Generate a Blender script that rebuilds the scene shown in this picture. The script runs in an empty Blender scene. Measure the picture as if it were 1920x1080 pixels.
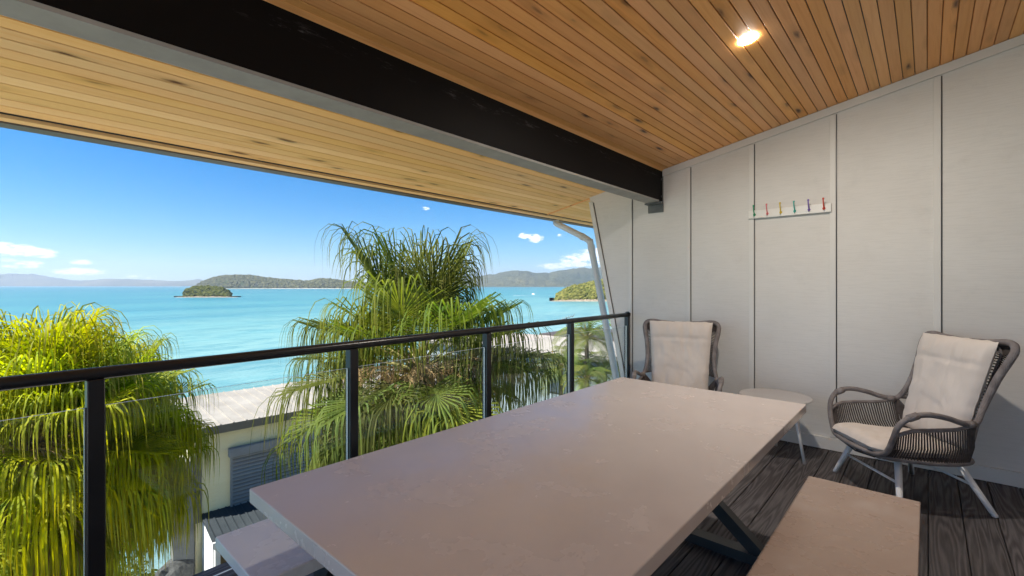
import bpy, math, random
from mathutils import Vector, Matrix, noise
R = math.radians
rnd = random.Random(7)
S = bpy.context.scene
C = S.collection

# ------------------------------------------------------------------ camera, light, exposure
F = 865.0                       # focal length in photo pixels (1920 wide)
EYE = 1.40
YAW = R(42)
fwd = Vector((-math.sin(YAW), math.cos(YAW), 0)); rgt = Vector((math.cos(YAW), math.sin(YAW), 0))
cam = bpy.data.cameras.new('camera'); cam.sensor_width = 36; cam.lens = 36*F/1920
cam.shift_y = -5/1920; cam.clip_start = 0.05; cam.clip_end = 60000
camo = bpy.data.objects.new('camera', cam); C.objects.link(camo)
camo.location = (0, 0, EYE); camo.rotation_euler = (R(90), 0, YAW); S.camera = camo

SUN_EL = R(46); sd = Vector((-0.42, -0.91, 0)).normalized()
sun = bpy.data.lights.new('sun', 'SUN'); sun.energy = 5.0; sun.angle = R(0.5); sun.color = (1, 0.95, 0.86)
suno = bpy.data.objects.new('sun', sun); C.objects.link(suno)
tow = Vector((sd.x*math.cos(SUN_EL), sd.y*math.cos(SUN_EL), math.sin(SUN_EL)))
suno.rotation_euler = tow.to_track_quat('Z', 'Y').to_euler()
S.view_settings.view_transform = 'Standard'; S.view_settings.look = 'None'
S.view_settings.exposure = 1.45; S.view_settings.gamma = 1

W = bpy.data.worlds.new('World'); S.world = W; W.use_nodes = True
def world():
    nt = W.node_tree; nt.nodes.clear(); N = nt.nodes.new; L = nt.links.new
    out = N('ShaderNodeOutputWorld'); bg = N('ShaderNodeBackground'); bg.inputs[1].default_value = 0.0515
    sky = N('ShaderNodeTexSky'); sky.sky_type = 'NISHITA'; sky.sun_disc = False
    sky.sun_elevation = SUN_EL; sky.sun_rotation = math.atan2(sd.x, sd.y)
    sky.air_density = 1.0; sky.dust_density = 0.15; sky.ozone_density = 4.0; sky.altitude = 15
    hs = N('ShaderNodeHueSaturation'); hs.inputs['Saturation'].default_value = 1.35
    tn = N('ShaderNodeMix'); tn.data_type = 'RGBA'; tn.blend_type = 'MULTIPLY'; tn.inputs[0].default_value = 1
    L(sky.outputs[0], tn.inputs[6]); tn.inputs[7].default_value = (.84, 1.0, 1.16, 1); L(tn.outputs[2], hs.inputs['Color'])
    tc = N('ShaderNodeTexCoord'); sp = N('ShaderNodeSeparateXYZ'); L(tc.outputs['Generated'], sp.inputs[0])
    def m(op, a, b=None, c=None):
        n = N('ShaderNodeMath'); n.operation = op
        for i, v in enumerate((a, b, c)):
            if v is None: continue
            if isinstance(v, (int, float)): n.inputs[i].default_value = v
            else: L(v, n.inputs[i])
        return n.outputs[0]
    az = m('ARCTAN2', sp.outputs[0], sp.outputs[1]); el = sp.outputs[2]
    # cumulus low over the sea: soft patches broken up by noise
    tot = None
    blobs = [(14, 467, 50, 11, 1.0), (72, 474, 36, 8, 1.0), (58, 496, 26, 6, .9), (22, 500, 20, 4, .7), (153, 491, 20, 5, .9),
             (148, 509, 48, 6, 1.0), (8, 487, 24, 4, .55), (1088, 488, 34, 12, 1.0), (1045, 499, 34, 6, .8), (984, 442, 13, 5, 1), (1004, 447, 14, 7, 1),
             (1052, 441, 8, 4, .5), (797, 391, 9, 3, .6), (885, 379, 16, 3, .4), (265, 519, 30, 4, .45), (1150, 480, 60, 18, 1.0), (-60, 480, 50, 10, .9)]
    for (px, py, wx, wy, s) in blobs:
        u = (px-960)/F; v = (535-py)/F
        d = (fwd + rgt*u + Vector((0, 0, v)))
        k = 1/math.sqrt(1+u*u); d.normalize()
        a0 = math.atan2(d.x, d.y); e0 = d.z; wa = wx/F*k*k; we = wy/F*k
        da = m('DIVIDE', m('SUBTRACT', az, a0), wa); de = m('DIVIDE', m('SUBTRACT', el, e0), we)
        r = m('ADD', m('MULTIPLY', da, da), m('MULTIPLY', de, de))
        g = m('MULTIPLY', m('MAXIMUM', m('SUBTRACT', 1.0, m('MULTIPLY', r, .5)), 0.0), s)
        tot = g if tot is None else m('MAXIMUM', tot, g)
    cb = N('ShaderNodeCombineXYZ'); L(m('MULTIPLY', az, 62), cb.inputs[0]); L(m('MULTIPLY', el, 150), cb.inputs[1])
    nz = N('ShaderNodeTexNoise'); nz.inputs['Scale'].default_value = 1.0; nz.inputs['Detail'].default_value = 6; nz.inputs['Roughness'].default_value = .6
    L(cb.outputs[0], nz.inputs['Vector'])
    dens = m('MULTIPLY', m('POWER', tot, .7), m('MULTIPLY_ADD', nz.outputs[0], 2.6, -.62))
    mr = N('ShaderNodeMapRange'); mr.interpolation_type = 'SMOOTHSTEP'; L(dens, mr.inputs[0])
    mr.inputs[1].default_value = 0.24; mr.inputs[2].default_value = 0.60; mr.inputs[4].default_value = 0.93
    cover = m('MULTIPLY', mr.outputs[0], m('GREATER_THAN', tot, 0.01))
    mix = N('ShaderNodeMix'); mix.data_type = 'RGBA'; L(cover, mix.inputs[0]); L(hs.outputs[0], mix.inputs[6])
    mix.inputs[7].default_value = (11.0, 11.1, 11.2, 1)
    L(mix.outputs[2], bg.inputs[0]); L(bg.outputs[0], out.inputs[0])
world()

# ------------------------------------------------------------------ helpers
def px(x, y, t):                                   # a point at forward distance t seen at photo pixel x, y
    p = fwd*t + rgt*((x-960)/F*t); return Vector((p.x, p.y, EYE + (535-y)/F*t))

class MB:
    def __init__(s): s.v = []; s.f = []; s.m = []
    def quad(s, a, b, c, d, mi=0):
        i = len(s.v); s.v += [tuple(a), tuple(b), tuple(c), tuple(d)]; s.f.append((i, i+1, i+2, i+3)); s.m.append(mi)
    def box(s, x0, x1, y0, y1, z0, z1, M=None, mi=0):
        i = len(s.v)
        P = [Vector((x, y, z)) for z in (z0, z1) for y in (y0, y1) for x in (x0, x1)]
        if M is not None: P = [M @ p for p in P]
        s.v += [tuple(p) for p in P]
        for f in ((0, 2, 3, 1), (4, 5, 7, 6), (0, 1, 5, 4), (2, 6, 7, 3), (0, 4, 6, 2), (1, 3, 7, 5)):
            s.f.append(tuple(i+k for k in f)); s.m.append(mi)
    def prism(s, poly, y0, y1, M=None, mi=0):      # polygon in x,z extruded along y
        i = len(s.v); n = len(poly)
        P = [Vector((a, y, b)) for y in (y0, y1) for a, b in poly]
        if M is not None: P = [M @ p for p in P]
        s.v += [tuple(p) for p in P]
        s.f.append(tuple(i+k for k in range(n))); s.f.append(tuple(i+n+k for k in reversed(range(n)))); s.m += [mi, mi]
        for k in range(n):
            s.f.append((i+k, i+n+k, i+n+(k+1) % n, i+(k+1) % n)); s.m.append(mi)
    def tube(s, pts, rad, n=8, closed=False, caps=True, mi=0, squash=1.0):
        pts = [Vector(p) for p in pts]; m = len(pts)
        if not hasattr(rad, '__len__'): rad = [rad]*m
        base = len(s.v); up = None
        for k in range(m):
            a = pts[(k-1) % m] if (closed or k > 0) else pts[k]
            b = pts[(k+1) % m] if (closed or k < m-1) else pts[k]
            t = (b-a).normalized()
            if up is None:
                up = Vector((0, 0, 1)) if abs(t.z) < .9 else Vector((1, 0, 0))
            sx = t.cross(up).normalized(); up = sx.cross(t).normalized()
            for j in range(n):
                an = 2*math.pi*j/n
                s.v.append(tuple(pts[k] + (sx*math.cos(an) + up*math.sin(an)*squash)*rad[k]))
        for k in range(m if closed else m-1):
            for j in range(n):
                k2 = (k+1) % m
                s.f.append((base+k*n+j, base+k*n+(j+1) % n, base+k2*n+(j+1) % n, base+k2*n+j)); s.m.append(mi)
        if caps and not closed:
            s.f.append(tuple(base+j for j in reversed(range(n)))); s.f.append(tuple(base+(m-1)*n+j for j in range(n))); s.m += [mi, mi]
    def mesh(s, name, mats, smooth=False, bevel=0, bseg=2):
        me = bpy.data.meshes.new(name); me.from_pydata(s.v, [], s.f)
        if not isinstance(mats, (list, tuple)): mats = [mats]
        for m in mats: me.materials.append(m)
        if any(s.m): me.polygons.foreach_set('material_index', s.m)
        if smooth: me.polygons.foreach_set('use_smooth', [True]*len(me.polygons))
        if bevel:
            import bmesh
            bm = bmesh.new(); bm.from_mesh(me)
            bmesh.ops.remove_doubles(bm, verts=bm.verts, dist=1e-5)
            bmesh.ops.recalc_face_normals(bm, faces=bm.faces)
            bmesh.ops.bevel(bm, geom=list(bm.edges), offset=bevel, segments=bseg, profile=.5, affect='EDGES')
            bm.to_mesh(me); bm.free()
        me.update(); return me

def tag(o, label=None, cat=None, group=None, kind=None):
    if label: o['label'] = label
    if cat: o['category'] = cat
    if group: o['group'] = group
    if kind: o['kind'] = kind
    return o
def obj(name, data, parent=None, loc=None, rot=None, scale=None):
    o = bpy.data.objects.new(name, data); C.objects.link(o)
    if parent is not None: o.parent = parent
    if loc is not None: o.location = loc
    if rot is not None: o.rotation_euler = rot
    if scale is not None: o.scale = scale
    return o
def thing(name, label, cat, loc=(0, 0, 0), rz=0, group=None):
    return tag(obj(name, None, None, loc, (0, 0, rz)), label, cat, group)
def copy_tree(o, parent=None):
    c = o.copy(); C.objects.link(c)
    if parent is not None: c.parent = parent
    for ch in [x for x in KIDS.get(o.name, [])]: copy_tree(ch, c)
    return c
KIDS = {}
def index_kids():
    KIDS.clear()
    for o in C.objects:
        if o.parent: KIDS.setdefault(o.parent.name, []).append(o)

def catmull(P, n=6, closed=False):
    P = [Vector(p) for p in P]; out = []; m = len(P)
    for i in range(m if closed else m-1):
        if closed: a, b, c, d = P[(i-1) % m], P[i], P[(i+1) % m], P[(i+2) % m]
        else: a, b, c, d = P[max(i-1, 0)], P[i], P[i+1], P[min(i+2, m-1)]
        for k in range(n):
            t = k/n
            out.append(.5*((2*b)+(c-a)*t+(2*a-5*b+4*c-d)*t*t+(3*b-a-3*c+d)*t**3))
    if not closed: out.append(P[-1])
    return out

# ------------------------------------------------------------------ materials
class NT:
    def __init__(s, name, rough=.6, spec=.5, col=(.5, .5, .5)):
        s.mat = bpy.data.materials.new(name); s.mat.use_nodes = True; s.t = s.mat.node_tree
        s.b = s.t.nodes['Principled BSDF']; s.b.inputs['Roughness'].default_value = rough
        s.b.inputs['Specular IOR Level'].default_value = spec; s.b.inputs['Base Color'].default_value = (*col, 1)
    def n(s, t, **kw):
        n = s.t.nodes.new('ShaderNode'+t)
        for k, v in kw.items(): setattr(n, k, v)
        return n
    def l(s, a, b): s.t.links.new(a, b)
    def coord(s, kind='Object', scale=(1, 1, 1), rand=0):
        tc = s.n('TexCoord'); mp = s.n('Mapping'); mp.inputs['Scale'].default_value = scale
        src = tc.outputs[kind]
        if rand:
            oi = s.n('ObjectInfo'); mu = s.n('VectorMath', operation='MULTIPLY_ADD')
            cx = s.n('CombineXYZ'); s.l(oi.outputs['Random'], cx.inputs[0]); s.l(oi.outputs['Random'], cx.inputs[1]); s.l(oi.outputs['Random'], cx.inputs[2])
            s.l(cx.outputs[0], mu.inputs[0]); mu.inputs[1].default_value = (rand, rand*1.7, rand*.6); s.l(src, mu.inputs[2]); src = mu.outputs[0]
        s.l(src, mp.inputs[0]); return mp.outputs[0]
    def noise(s, co, scale, detail=4, rough=.5, dist=0):
        n = s.n('TexNoise'); s.l(co, n.inputs['Vector']); n.inputs['Scale'].default_value = scale
        n.inputs['Detail'].default_value = detail; n.inputs['Roughness'].default_value = rough; n.inputs['Distortion'].default_value = dist
        return n.outputs[0]
    def ramp(s, fac, stops):
        r = s.n('ValToRGB'); e = r.color_ramp.elements
        while len(e) < len(stops): e.new(.5)
        for k, (p, c) in enumerate(stops):
            e[k].position = p; e[k].color = (*c, 1) if hasattr(c, '__len__') else (c, c, c, 1)
        s.l(fac, r.inputs[0]); return r.outputs[0]
    def mix(s, fac, a, b, mode='MIX'):
        m = s.n('Mix'); m.data_type = 'RGBA'; m.blend_type = mode
        for sock, v in ((m.inputs[0], fac), (m.inputs[6], a), (m.inputs[7], b)):
            if isinstance(v, (int, float)): sock.default_value = v
            elif isinstance(v, tuple): sock.default_value = (*v, 1)
            else: s.l(v, sock)
        return m.outputs[2]
    def math(s, op, a, b=None, c=None):
        n = s.n('Math', operation=op)
        for i, v in enumerate((a, b, c)):
            if v is None: continue
            if isinstance(v, (int, float)): n.inputs[i].default_value = v
            else: s.l(v, n.inputs[i])
        return n.outputs[0]
    def col(s, c): s.l(c, s.b.inputs['Base Color'])
    def rgh(s, c): s.l(c, s.b.inputs['Roughness'])
    def bump(s, h, strength=.3, dist=.01):
        b = s.n('Bump'); b.inputs['Strength'].default_value = strength; b.inputs['Distance'].default_value = dist
        s.l(h, b.inputs['Height']); s.l(b.outputs[0], s.b.inputs['Normal'])
    def randval(s, col, hue=.0, val=.2, sat=.1):
        oi = s.n('ObjectInfo'); h = s.n('HueSaturation')
        s.l(s.math('MULTIPLY_ADD', oi.outputs['Random'], 2*val, 1-val), h.inputs['Value'])
        r2 = s.math('FRACT', s.math('MULTIPLY', oi.outputs['Random'], 17.3))
        s.l(s.math('MULTIPLY_ADD', r2, 2*hue, .5-hue), h.inputs['Hue'])
        r3 = s.math('FRACT', s.math('MULTIPLY', oi.outputs['Random'], 31.7))
        s.l(s.math('MULTIPLY_ADD', r3, 2*sat, 1-sat), h.inputs['Saturation'])
        s.l(col, h.inputs['Color']); return h.outputs[0]

def mottled(name, c1, c2, scale=3, rough=.6, spec=.4, bump=.1, fine=60, val=0):
    n = NT(name, rough, spec); co = n.coord('Object')
    a = n.noise(co, scale, 5, .6); c = n.ramp(a, [(.3, c1), (.7, c2)])
    if val: c = n.randval(c, .0, val, .05)
    n.col(c); n.bump(n.noise(co, fine, 3), bump, .004); return n.mat

def pine(name, base, light, dark, val=.13, rough=.42, satv=.1):
    n = NT(name, rough, .35)
    co = n.coord('Object', (1, 1, 1), 37.0)
    g = n.coord('Object', (34, 1.1, 34), 37.0)
    grain = n.noise(g, 1.0, 6, .62, .6)
    c = n.ramp(grain, [(.28, base), (.5, light), (.74, base)])
    big = n.noise(n.coord('Object', (5, .5, 5), 37.0), 1, 3)
    c = n.mix(n.math('MULTIPLY', big, .55), c, light)
    # knots: stretched cells, only some of them
    kc = n.coord('Object', (11, 2.6, 11), 37.0)
    v = n.n('TexVoronoi'); v.inputs['Scale'].default_value = 1.0; v.inputs['Randomness'].default_value = 1
    warp = n.n('VectorMath', operation='MULTIPLY_ADD')
    wn = n.n('TexNoise'); wn.inputs['Scale'].default_value = 2.5; n.l(kc, wn.inputs['Vector'])
    n.l(wn.outputs['Color'], warp.inputs[0]); warp.inputs[1].default_value = (.25, .25, .25); n.l(kc, warp.inputs[2])
    n.l(warp.outputs[0], v.inputs['Vector'])
    sel = n.n('SeparateColor'); n.l(v.outputs['Color'], sel.inputs[0])
    on = n.math('GREATER_THAN', sel.outputs[0], .58)
    kn = n.math('MULTIPLY', n.ramp(v.outputs['Distance'], [(.05, 1.0), (.20, 0.0)]), on)
    halo = n.math('MULTIPLY', n.ramp(v.outputs['Distance'], [(.1, .5), (.45, 0.0)]), on)
    c = n.mix(halo, c, tuple(x*.6 for x in base)); c = n.mix(kn, c, dark)
    n.col(n.randval(c, .004, val, satv))
    n.bump(grain, .12, .003); return n.mat

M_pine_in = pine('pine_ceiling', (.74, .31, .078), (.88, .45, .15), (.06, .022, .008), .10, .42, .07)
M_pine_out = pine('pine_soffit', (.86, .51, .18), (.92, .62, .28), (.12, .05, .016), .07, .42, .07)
def deckmat():
    n = NT('composite_deck', .5, .4); co = n.coord('Object', (1, 1, 1), 29.0)
    w = n.noise(n.coord('Object', (10, .55, 10), 29.0), 1, 2, .45, .15)
    st = n.n('Math', operation='SINE'); n.l(n.math('MULTIPLY', w, 95), st.inputs[0])
    fine = n.noise(n.coord('Object', (150, 7, 150), 29.0), 1, 4, .6)
    h = n.math('ADD', n.math('MULTIPLY_ADD', st.outputs[0], .28, .5), n.math('MULTIPLY', n.math('SUBTRACT', fine, .5), .9))
    c = n.ramp(h, [(.15, (.040, .036, .038)), (.6, (.072, .065, .068)), (.95, (.108, .098, .101))])
    n.col(n.randval(c, .01, .2, .2)); n.rgh(n.ramp(h, [(0, .75), (1, .42)])); n.bump(h, .55, .004); return n.mat
M_deck = deckmat()
def wallmat():
    n = NT('painted_ply_wall', .62, .3); co = n.coord('Object')
    a = n.noise(co, .9, 4, .55); c = n.ramp(a, [(.3, (.65, .625, .59)), (.7, (.73, .71, .68))])
    g = n.noise(n.coord('Object', (9, 9, 170)), 1, 3, .6)
    sm = n.noise(co, 6, 5, .7)
    c = n.mix(n.ramp(sm, [(.56, 0.0), (.78, .16)]), c, (.36, .345, .33))
    c = n.mix(n.ramp(g, [(.35, .20), (.55, 0.0)]), c, (.50, .485, .46))
    n.col(c); n.bump(n.math('ADD', g, n.math('MULTIPLY', n.noise(co, 90, 2), .4)), .22, .002); return n.mat
M_wall = wallmat()
M_trim = mottled('painted_trim', (.66, .64, .605), (.73, .71, .68), 2, .5, .35, .06)
M_black = mottled('black_beam_paint', (.008, .007, .008), (.020, .018, .019), 3, .42, .35, .10)
def scuffed():
    n = NT('black_beam_scuffed', .6, .12); co = n.coord('Object', (1, .35, 1))
    a = n.noise(n.coord('Object', (60, 7, 45)), 1, 6, .8)
    tc = n.n('TexCoord'); sp = n.n('SeparateXYZ'); n.l(tc.outputs['Object'], sp.inputs[0])
    bd = n.ramp(sp.outputs[2], [(0, 0), (1, 0)]); bd = n.math('SUBTRACT', 1.0, n.math('MINIMUM', 1.0, n.math('DIVIDE', n.math('ABSOLUTE', n.math('SUBTRACT', sp.outputs[2], 2.545)), .045)))
    c = n.mix(n.math('MULTIPLY', n.ramp(a, [(.56, 0.0), (.68, 1.0)]), bd), (.006, .0055, .006), (.09, .09, .095))
    n.col(c); n.bump(n.noise(co, 25, 4), .15, .004); return n.mat
M_beam = scuffed()
M_greyboard = mottled('grey_underside_board', (.30, .30, .285), (.38, .38, .36), 6, .6, .3, .25, 25)
M_rail = mottled('powder_coated_rail', (.010, .011, .014), (.016, .017, .02), 4, .28, .5, .04)
M_bracket = mottled('galvanised_bracket', (.06, .065, .065), (.13, .14, .14), 9, .5, .5, .1)
M_white = mottled('white_painted_metal', (.80, .79, .775), (.85, .845, .835), 3, .35, .5, .04)
M_whitewood = mottled('white_painted_wood', (.72, .71, .67), (.80, .79, .76), 6, .5, .4, .1)
M_dark = mottled('dark_steel', (.018, .02, .022), (.03, .033, .036), 5, .4, .5, .08)
M_gutter = mottled('gutter_metal', (.10, .10, .10), (.16, .155, .15), 3, .5, .4, .05)
M_pipe = mottled('painted_downpipe', (.60, .60, .585), (.68, .68, .66), 2, .4, .4, .04)
def concrete(name, c1, c2, rough):
    n = NT(name, rough, .42); co = n.coord('Object')
    a = n.noise(co, 2.2, 6, .62, .3); c = n.ramp(a, [(.2, c1), (.8, c2)])
    b = n.noise(co, 5, 5, .6, .2)
    c = n.mix(n.ramp(b, [(.56, 0.0), (.74, .22)]), c, (.56, .52, .50))
    b2 = n.noise(co, 16, 6, .8)
    c = n.mix(n.math('MULTIPLY', n.ramp(b2, [(.62, 0.0), (.72, .6)]), n.ramp(b, [(.50, 0.0), (.62, 1.0)])), c, (.62, .59, .58))
    d = n.noise(n.coord('Object', (1, 1, 1), 0), 13, 3, .6)
    c = n.mix(n.ramp(d, [(.72, 0.0), (.82, .22)]), c, (.30, .26, .23))
    v = n.n('TexVoronoi'); v.inputs['Scale'].default_value = 3.1; n.l(co, v.inputs['Vector'])
    c = n.mix(n.ramp(v.outputs['Distance'], [(.012, .8), (.022, 0.0)]), c, (.16, .13, .11))
    n.col(c); n.rgh(n.ramp(b, [(.3, rough-.06), (.7, rough+.10)])); n.bump(n.noise(co, 45, 4), .05, .003); return n.mat
M_table = concrete('sealed_concrete', (.45, .395, .375), (.50, .445, .425), .22)
M_bench_reflect = concrete('sealed_concrete_ceiling_reflect', (.27, .19, .15), (.33, .245, .20), .26)  # same concrete, browned to paint the timber ceiling's reflection into it
M_bench = concrete('sealed_concrete_skylit', (.55, .555, .57), (.63, .635, .65), .26)  # same concrete, paled and cooled to paint sky light into it
def rope():
    n = NT('grey_brown_rope', .75, .2); co = n.coord('Object')
    a = n.noise(co, 20, 3); c = n.ramp(a, [(.3, (.17, .15, .147)), (.7, (.27, .245, .24))])
    w = n.n('TexWave'); w.inputs['Scale'].default_value = 70; w.inputs['Distortion'].default_value = 1.5; n.l(co, w.inputs['Vector'])
    n.col(c); n.bump(w.outputs[1], .5, .003); return n.mat
M_rope = rope()
M_web = mottled('dark_rope_webbing', (.055, .045, .042), (.11, .095, .09), 20, .75, .2, .3, 200)
def fabric(name, c1, c2):
    n = NT(name, .85, .15); co = n.coord('Object')
    a = n.noise(co, 3.5, 4); n.col(n.ramp(a, [(.3, c1), (.7, c2)])); n.b.inputs['Sheen Weight'].default_value = .2
    n.bump(n.noise(co, 350, 2), .2, .001); return n.mat
M_cush = fabric('cream_cushion_fabric', (.60, .54, .49), (.68, .62, .57))
def glassmat():
    m = bpy.data.materials.new('clear_glass'); m.use_nodes = True; t = m.node_tree; t.nodes.clear()
    o = t.nodes.new('ShaderNodeOutputMaterial'); tr = t.nodes.new('ShaderNodeBsdfTransparent'); tr.inputs[0].default_value = (.965, .985, .975, 1)
    gl = t.nodes.new('ShaderNodeBsdfGlossy'); gl.inputs['Roughness'].default_value = .01
    lw = t.nodes.new('ShaderNodeLayerWeight'); lw.inputs[0].default_value = .5
    pw = t.nodes.new('ShaderNodeMath'); pw.operation = 'POWER'; t.links.new(lw.outputs['Facing'], pw.inputs[0]); pw.inputs[1].default_value = 5
    fr = t.nodes.new('ShaderNodeMath'); fr.operation = 'MULTIPLY_ADD'; t.links.new(pw.outputs[0], fr.inputs[0]); fr.inputs[1].default_value = .9; fr.inputs[2].default_value = .04
    mx = t.nodes.new('ShaderNodeMixShader'); t.links.new(fr.outputs[0], mx.inputs[0]); t.links.new(tr.outputs[0], mx.inputs[1]); t.links.new(gl.outputs[0], mx.inputs[2])
    t.links.new(mx.outputs[0], o.inputs[0]); return m
M_glass = glassmat()
M_doorglass = NT('dark_door_glass', .03, .8, (.03, .03, .03)).mat
M_glassedge = NT('polished_glass_edge', .45, .6, (.85, .92, .90)).mat
def plain(name, c, rough=.5, spec=.4):
    return mottled(name, tuple(x*.92 for x in c), tuple(min(1, x*1.06) for x in c), 5, rough, spec, .04)

def leafmat(name, c1, c2, trans, val=.25, tip=None):
    n = NT(name, .66, .15); co = n.coord('Object')
    c = n.ramp(n.noise(co, 5, 3), [(.3, c1), (.7, c2)])
    if tip:
        at = n.n('Attribute'); at.attribute_name = 'along'
        c = n.mix(n.ramp(at.outputs['Fac'], [(.6, 0.0), (1.0, .8)]), c, tip)
    c = n.randval(c, .025, val, .12); n.col(c)
    tl = n.n('BsdfTranslucent'); h = n.n('HueSaturation'); n.l(c, h.inputs['Color']); h.inputs['Value'].default_value = 1.6; h.inputs['Saturation'].default_value = 1.1
    n.l(h.outputs[0], tl.inputs[0])
    mx = n.n('MixShader'); mx.inputs[0].default_value = trans
    n.l(n.b.outputs[0], mx.inputs[1]); n.l(tl.outputs[0], mx.inputs[2])
    n.l(mx.outputs[0], n.t.nodes['Material Output'].inputs['Surface']); return n.mat
M_leafL = leafmat('ribbon_leaf_lime', (.12, .17, .012), (.42, .43, .03), .42, .36, (.42, .36, .05))
M_leafR = leafmat('ribbon_leaf_green', (.060, .090, .018), (.145, .165, .030), .38, .4, (.20, .19, .04))
M_leafD = leafmat('dead_frond', (.16, .10, .055), (.30, .21, .12), .25, .3)
M_feather = leafmat('feather_leaf', (.07, .11, .025), (.20, .23, .05), .35, .3)
M_shrub = leafmat('shrub_leaf', (.03, .055, .015), (.09, .13, .03), .3, .3)
M_petiole = mottled('petiole', (.16, .15, .04), (.27, .22, .07), 6, .5, .3, .05, 40, .2)
M_trunk = mottled('palm_trunk_bark', (.10, .075, .055), (.22, .18, .15), 9, .85, .2, .7, 30)
M_flower = mottled('dry_flower_stalk', (.30, .19, .085), (.46, .32, .16), 9, .8, .2, .1, 30, .2)
M_spike = mottled('pale_spear', (.45, .38, .33), (.62, .55, .5), 9, .8, .2, .1)

# ------------------------------------------------------------------ balcony: floor
WY = 4.73                               # plane of the end wall
Y0 = -2.6                               # near end of deck and roof, unseen, cut back to let sun bounce in
joists = MB()
joists.box(-2.62, 2.4, Y0, WY-.002, -.30, -.034)
deck = tag(obj('floor', joists.mesh('floor', M_dark)), kind='structure')
bx0 = -.930 - 11*.1556
bm_ = MB(); bm_.box(-.0755, .0755, Y0, WY-.004, -.026, 0)
deck_me = bm_.mesh('deck_board', M_deck, bevel=.003, bseg=1)
for k in range(34):
    x = bx0 + .0778 + .1556*k
    if x > 2.28: break
    obj('board', deck_me, deck, (x, 0, 0))

# ------------------------------------------------------------------ end wall
def ceilz(x): return 2.625 + .194*(x+2.112)
XR = 2.1985
wall = thing('wall', 'pale grey panelled end wall with vertical battens and raking outer edge', 'wall')
def rake(z): return -3.012 + (2.404-z)*(.425/2.035)   # outer slanted edge
w = MB(); zt = .06
poly = [(rake(-3.4), -3.4), (XR, -3.4), (XR, ceilz(XR)+zt), (rake(2.43), 2.43+zt)]
w.prism(poly, WY, WY+.18)
obj('wall_panel', w.mesh('wall_panel', M_wall), wall)
bat = [-2.468, -1.818, -1.224, -.592, .058, .70, 1.34, 1.98]
for bxp in bat:
    m = MB(); zt_ = ceilz(bxp)-.075
    m.box(-.021, .021, WY-.014, WY-.001, .115 if bxp > -2.45 else -3.3, zt_)
    o = obj('batten', m.mesh('batten', M_trim, bevel=.002, bseg=1), wall, (bxp-.003, 0, 0))
    s_ = MB(); s_.box(.0225, .0285, WY-.004, WY-.001, .115 if bxp > -2.45 else -3.3, zt_)  # raised dark strip paints the gap and shadow line beside the batten
    obj('shadow_strip', s_.mesh('shadow_strip', M_dark), wall, (bxp-.003, 0, 0))
def strip(name, x0, x1, z0a, z1a, z0b, z1b, ya, yb, mat, parent):
    m = MB(); m.prism([(x0, z0a), (x1, z0b), (x1, z1b), (x0, z1a)], ya, yb); return obj(name, m.mesh(name, mat), parent)
strip('cover_strip', -2.09, XR, ceilz(-2.09)-.07, ceilz(-2.09)-.003, ceilz(XR)-.07, ceilz(XR)-.003, WY-.02, WY-.0012, M_trim, wall)
strip('skirting', -2.46, XR, .005, .105, .005, .105, WY-.022, WY-.0013, M_trim, wall)
m = MB(); a, b = rake(-3.3), rake(2.40)
m.prism([(a, -3.3), (a+.055, -3.3), (b+.055, 2.385), (b, 2.396)], WY-.016, WY-.0014)
obj('edge_trim', m.mesh('edge_trim', M_trim), wall)
m = MB(); m.prism([(a+.057, -3.3), (a+.064, -3.3), (b+.064, 2.38), (b+.057, 2.38)], WY-.005, WY-.0015)  # dark strip paints the shadow line along the edge trim
obj('shadow_strip', m.mesh('shadow_strip_raked', M_dark), wall)

hw = thing('house_wall', 'unseen house wall, kept pale to bounce light, with a dark framed glass door at the inner side of the balcony', 'wall', (2.2, 0, 0))  # house wall out of view, pale with one door to bounce light in
m = MB(); m.box(0, .15, Y0-1.0, .8, -.3, 3.43); m.box(0, .15, 2.4, WY+.12, -.3, 3.43); m.box(0, .15, .8, 2.4, 2.25, 3.43)
tag(obj('wall_panels', m.mesh('wall_panels', M_wall), hw), kind='stuff')
for k in range(1):
    y_ = .8
    m = MB(); m.box(.03, .08, y_, y_+.06, 0, 2.25); m.box(.03, .08, y_+1.54, y_+1.6, 0, 2.25); m.box(.03, .08, y_+.06, y_+1.54, 2.19, 2.25); m.box(.03, .08, y_+.06, y_+1.54, 0, .06)
    df = obj('door_frame', m.mesh('door_frame', M_rail), hw)
    m = MB(); m.box(.05, .06, y_+.06, y_+1.54, .06, 2.19); obj('pane', m.mesh('door_pane', M_doorglass), df)

# ------------------------------------------------------------------ roof, ceiling, soffit
sl = math.atan(.194); cs = math.cos(sl)
EX = -3.70
roof = thing('roof', 'low pitched roof above the balcony with dark eave edge', 'roof')
m = MB()
for (xa, xb, ya, yb) in ((EX-.02, 3.4, Y0-.1, 6.6),):
    m.prism([(xa, ceilz(xa)+.03), (xb, ceilz(xb)+.03), (xb, ceilz(xb)+.16), (xa, ceilz(xa)+.16)], ya, yb)
obj('roof_deck', m.mesh('roof_deck', M_gutter), roof)
def boards(parent, x0, n, cover, y0, y1, mat, me_name):
    g = .0052
    mm = MB(); wdt = cover/cs
    mm.prism([(g/2, .0), (wdt-g/2, .0), (wdt-g/2, .018), (g/2, .018)], y0, y1)
    me = mm.mesh(me_name, mat, bevel=.0022, bseg=1)
    for k in range(n):
        x = x0 + k*cover
        obj('board', me, parent, (x, 0, ceilz(x)), (0, -sl, 0))
back = MB()
def sheet(x0, x1, y0, y1, name, off=.021):
    m = MB(); m.prism([(x0, ceilz(x0)+off), (x1, ceilz(x1)+off), (x1, ceilz(x1)+off+.006), (x0, ceilz(x0)+off+.006)], y0, y1)
    return tag(obj(name, m.mesh(name, M_dark)), kind='structure')
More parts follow.
